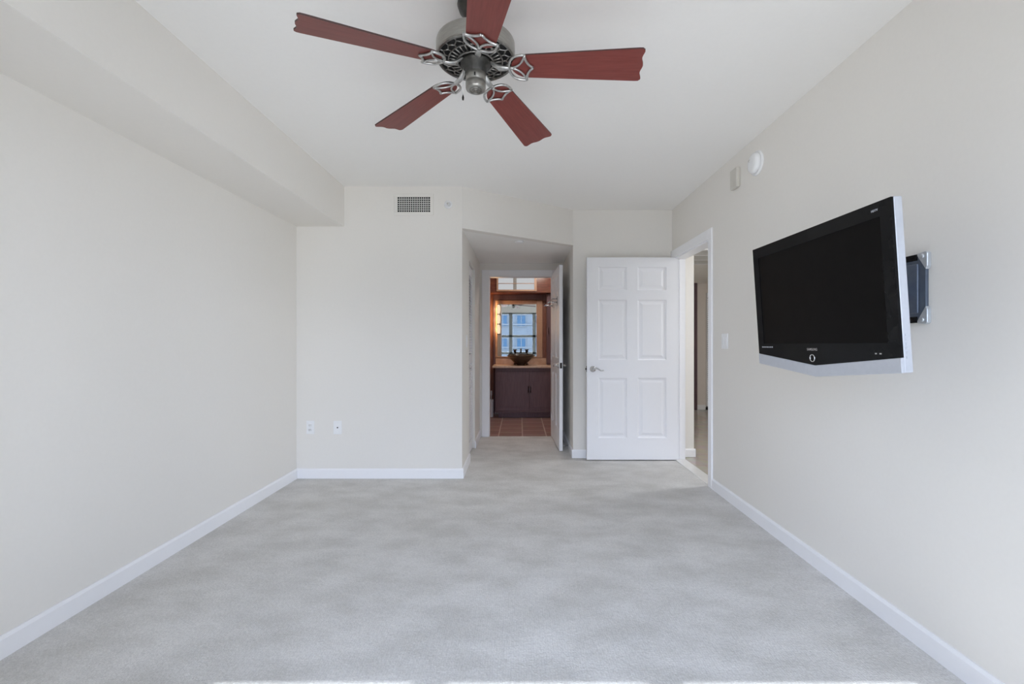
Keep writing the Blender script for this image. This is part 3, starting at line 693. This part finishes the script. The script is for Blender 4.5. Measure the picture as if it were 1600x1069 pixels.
sc = thing('wall_sconce', 'lit vertical three bulb wall sconce at the left edge of the mirror', 'wall lamp', (-.352, BT - .031, 1.575))
box(-.022, .022, -.012, .0, -.20, .20).build('back_plate', M_bronze, sc, bevel=.004)
for z_ in (-.165, 0, .165):
    MB().lathe([(0, -.078), (.016, -.076), (.024, -.05), (.026, 0), (.024, .05), (.016, .076), (0, .078)], 20, Matrix.Translation((0, -.055, z_))).build('glass_shade', M_glow, sc)
for z_ in (-.248, -.0825, .0825, .248):
    m = MB().lathe([(0, -.005), (.024, -.005), (.024, .005), (0, .005)], 16, Matrix.Translation((0, -.055, z_)))
    m.tube([(0, -.055, z_), (0, -.01, max(-.19, min(.19, z_)))], .006, 8); m.build('lamp_holder', M_bronze, sc)
ld = bpy.data.lights.new('sconce_light', 'POINT'); ld.energy = 1.7; ld.color = (1, .62, .30); ld.shadow_soft_size = .03
for z_ in (-.165, 0, .165):
    lo_ = bpy.data.objects.new('sconce_light', ld); COL.objects.link(lo_); lo_.parent = sc; lo_.location = (-.05, -.125, z_)

tall = thing('wall_cabinet', 'tall dark mahogany cabinet standing on the counter right of the mirror', 'cabinet', (.60, BT - .001, .0))
m = MB(); m.box(-.155, .16, -.20, 0, CT + .002, 1.99); m.build('body', M_mahog, tall, bevel=.003)
dr = box(-.150, .155, -.216, -.2005, CT + .02, 1.97).build('door', M_mahog, tall, bevel=.003)
MB().tube([(-.125, -.216, 1.32), (-.125, -.238, 1.33), (-.125, -.238, 1.43), (-.125, -.216, 1.44)], .005, 8).build('handle', M_bronze, dr)
# backsplash runs behind the cabinet; brush beside the vanity
tbh = thing('toilet_brush', 'white toilet brush in a slim canister beside the vanity', 'toilet brush', (-.455, 7.45, -.004))
MB().lathe([(0, 0), (.030, 0), (.032, .01), (.036, .10), (.037, .26), (.034, .275), (.012, .28), (0, .28)], 28).build('canister', M_plate, tbh)
MB().lathe([(0, .28), (.008, .28), (.008, .33), (.012, .36), (.012, .41), (.008, .42), (0, .42)], 20).build('handle', M_plate, tbh)

# unseen ceiling lamp, added to brighten the bathroom and hall
bl = thing('added_bath_lamp', 'added round frosted lamp on the bathroom ceiling, out of view', 'added lamp', (.3, 6.7, 2.45), (R(180), 0, 0))
MB().lathe([(0, 0), (.16, 0), (.16, .02), (0, .02)], 32).build('base', M_chrome, bl)
MB().lathe([(0, .02), (.14, .02), (.135, .05), (.10, .08), (0, .09)], 32).build('glass_shade', emit('added_bath_glow', (1, .90, .82), 48.0), bl)

# ------------------------------------------------------------------ corridor
rg = thing('return_air_grille', 'large louvred return air grille on the corridor ceiling', 'air grille', (2.35, 5.68, 2.235))
m = MB(); m.box(-.36, .36, -.50, -.45, -.012, 0); m.box(-.36, .36, .45, .50, -.012, 0); m.box(-.36, -.32, -.45, .45, -.012, 0); m.box(.32, .36, -.45, .45, -.012, 0)
m.box(-.32, .32, -.17, -.135, -.012, 0); m.box(-.32, .32, .135, .17, -.012, 0)
m.build('frame', M_trim, rg, bevel=.002)
m = MB()
y = -.44
while y < .44:
    m.box(-.32, .32, y, y + .012, -.010, -.004); y += .026
m.build('louver_slats', M_grille, rg)
box(-.32, .32, -.45, .45, -.003, -.001).build('duct_opening', M_dark, rg)
cl = thing('added_corridor_lamp', 'added round white lamp on the corridor ceiling, out of view', 'added lamp', (2.9, 4.2, 2.235), (R(180), 0, 0))  # lamp out of view, added to brighten the corridor
MB().lathe([(0, 0), (.18, 0), (.18, .02), (0, .02)], 32).build('base', M_plate, cl)
MB().lathe([(0, .02), (.16, .02), (.155, .05), (.11, .09), (0, .10)], 32).build('glass_shade', emit('added_corridor_glow', (.93, .97, 1.03), 78.0), cl)

# ------------------------------------------------------------------ building across the street, seen in the mirror
bd = thing('building', 'pale blue apartment building with blue windows seen through the bedroom window', 'building', (0, -45, -14))
box(-14, 14, -10, 0, 0, 20.6).build('facade', M_bwall, bd)
m = MB()
for k in range(1, 7): m.box(-14, 14, 0, .12, 3 * k - .55, 3 * k - .40)
m.build('floor_bands', M_bframe, bd)
bw = None
def bwin():
    fr = MB(); fr.box(-.62, .62, 0, .10, -.75, -.69).box(-.62, .62, 0, .10, .69, .75).box(-.62, -.56, 0, .10, -.69, .69).box(.56, .62, 0, .10, -.69, .69).box(-.04, .04, 0, .10, -.69, .69)
    f_ = fr.build('window', M_bframe, bd); p_ = box(-.56, .56, .01, .04, -.69, .69).build('pane', M_bglass, f_); return f_, p_
for zi in (3, 4, 5):
    for xi in range(-4, 5):
        if bw is None: bw = bwin(); f_ = bw[0]
        else:
            f_ = bw[0].copy(); COL.objects.link(f_); f_.parent = bd; p_ = bw[1].copy(); COL.objects.link(p_); p_.parent = f_
        f_.location = (.2 + 2.4 * xi, .0, 3 * zi + 3.0)
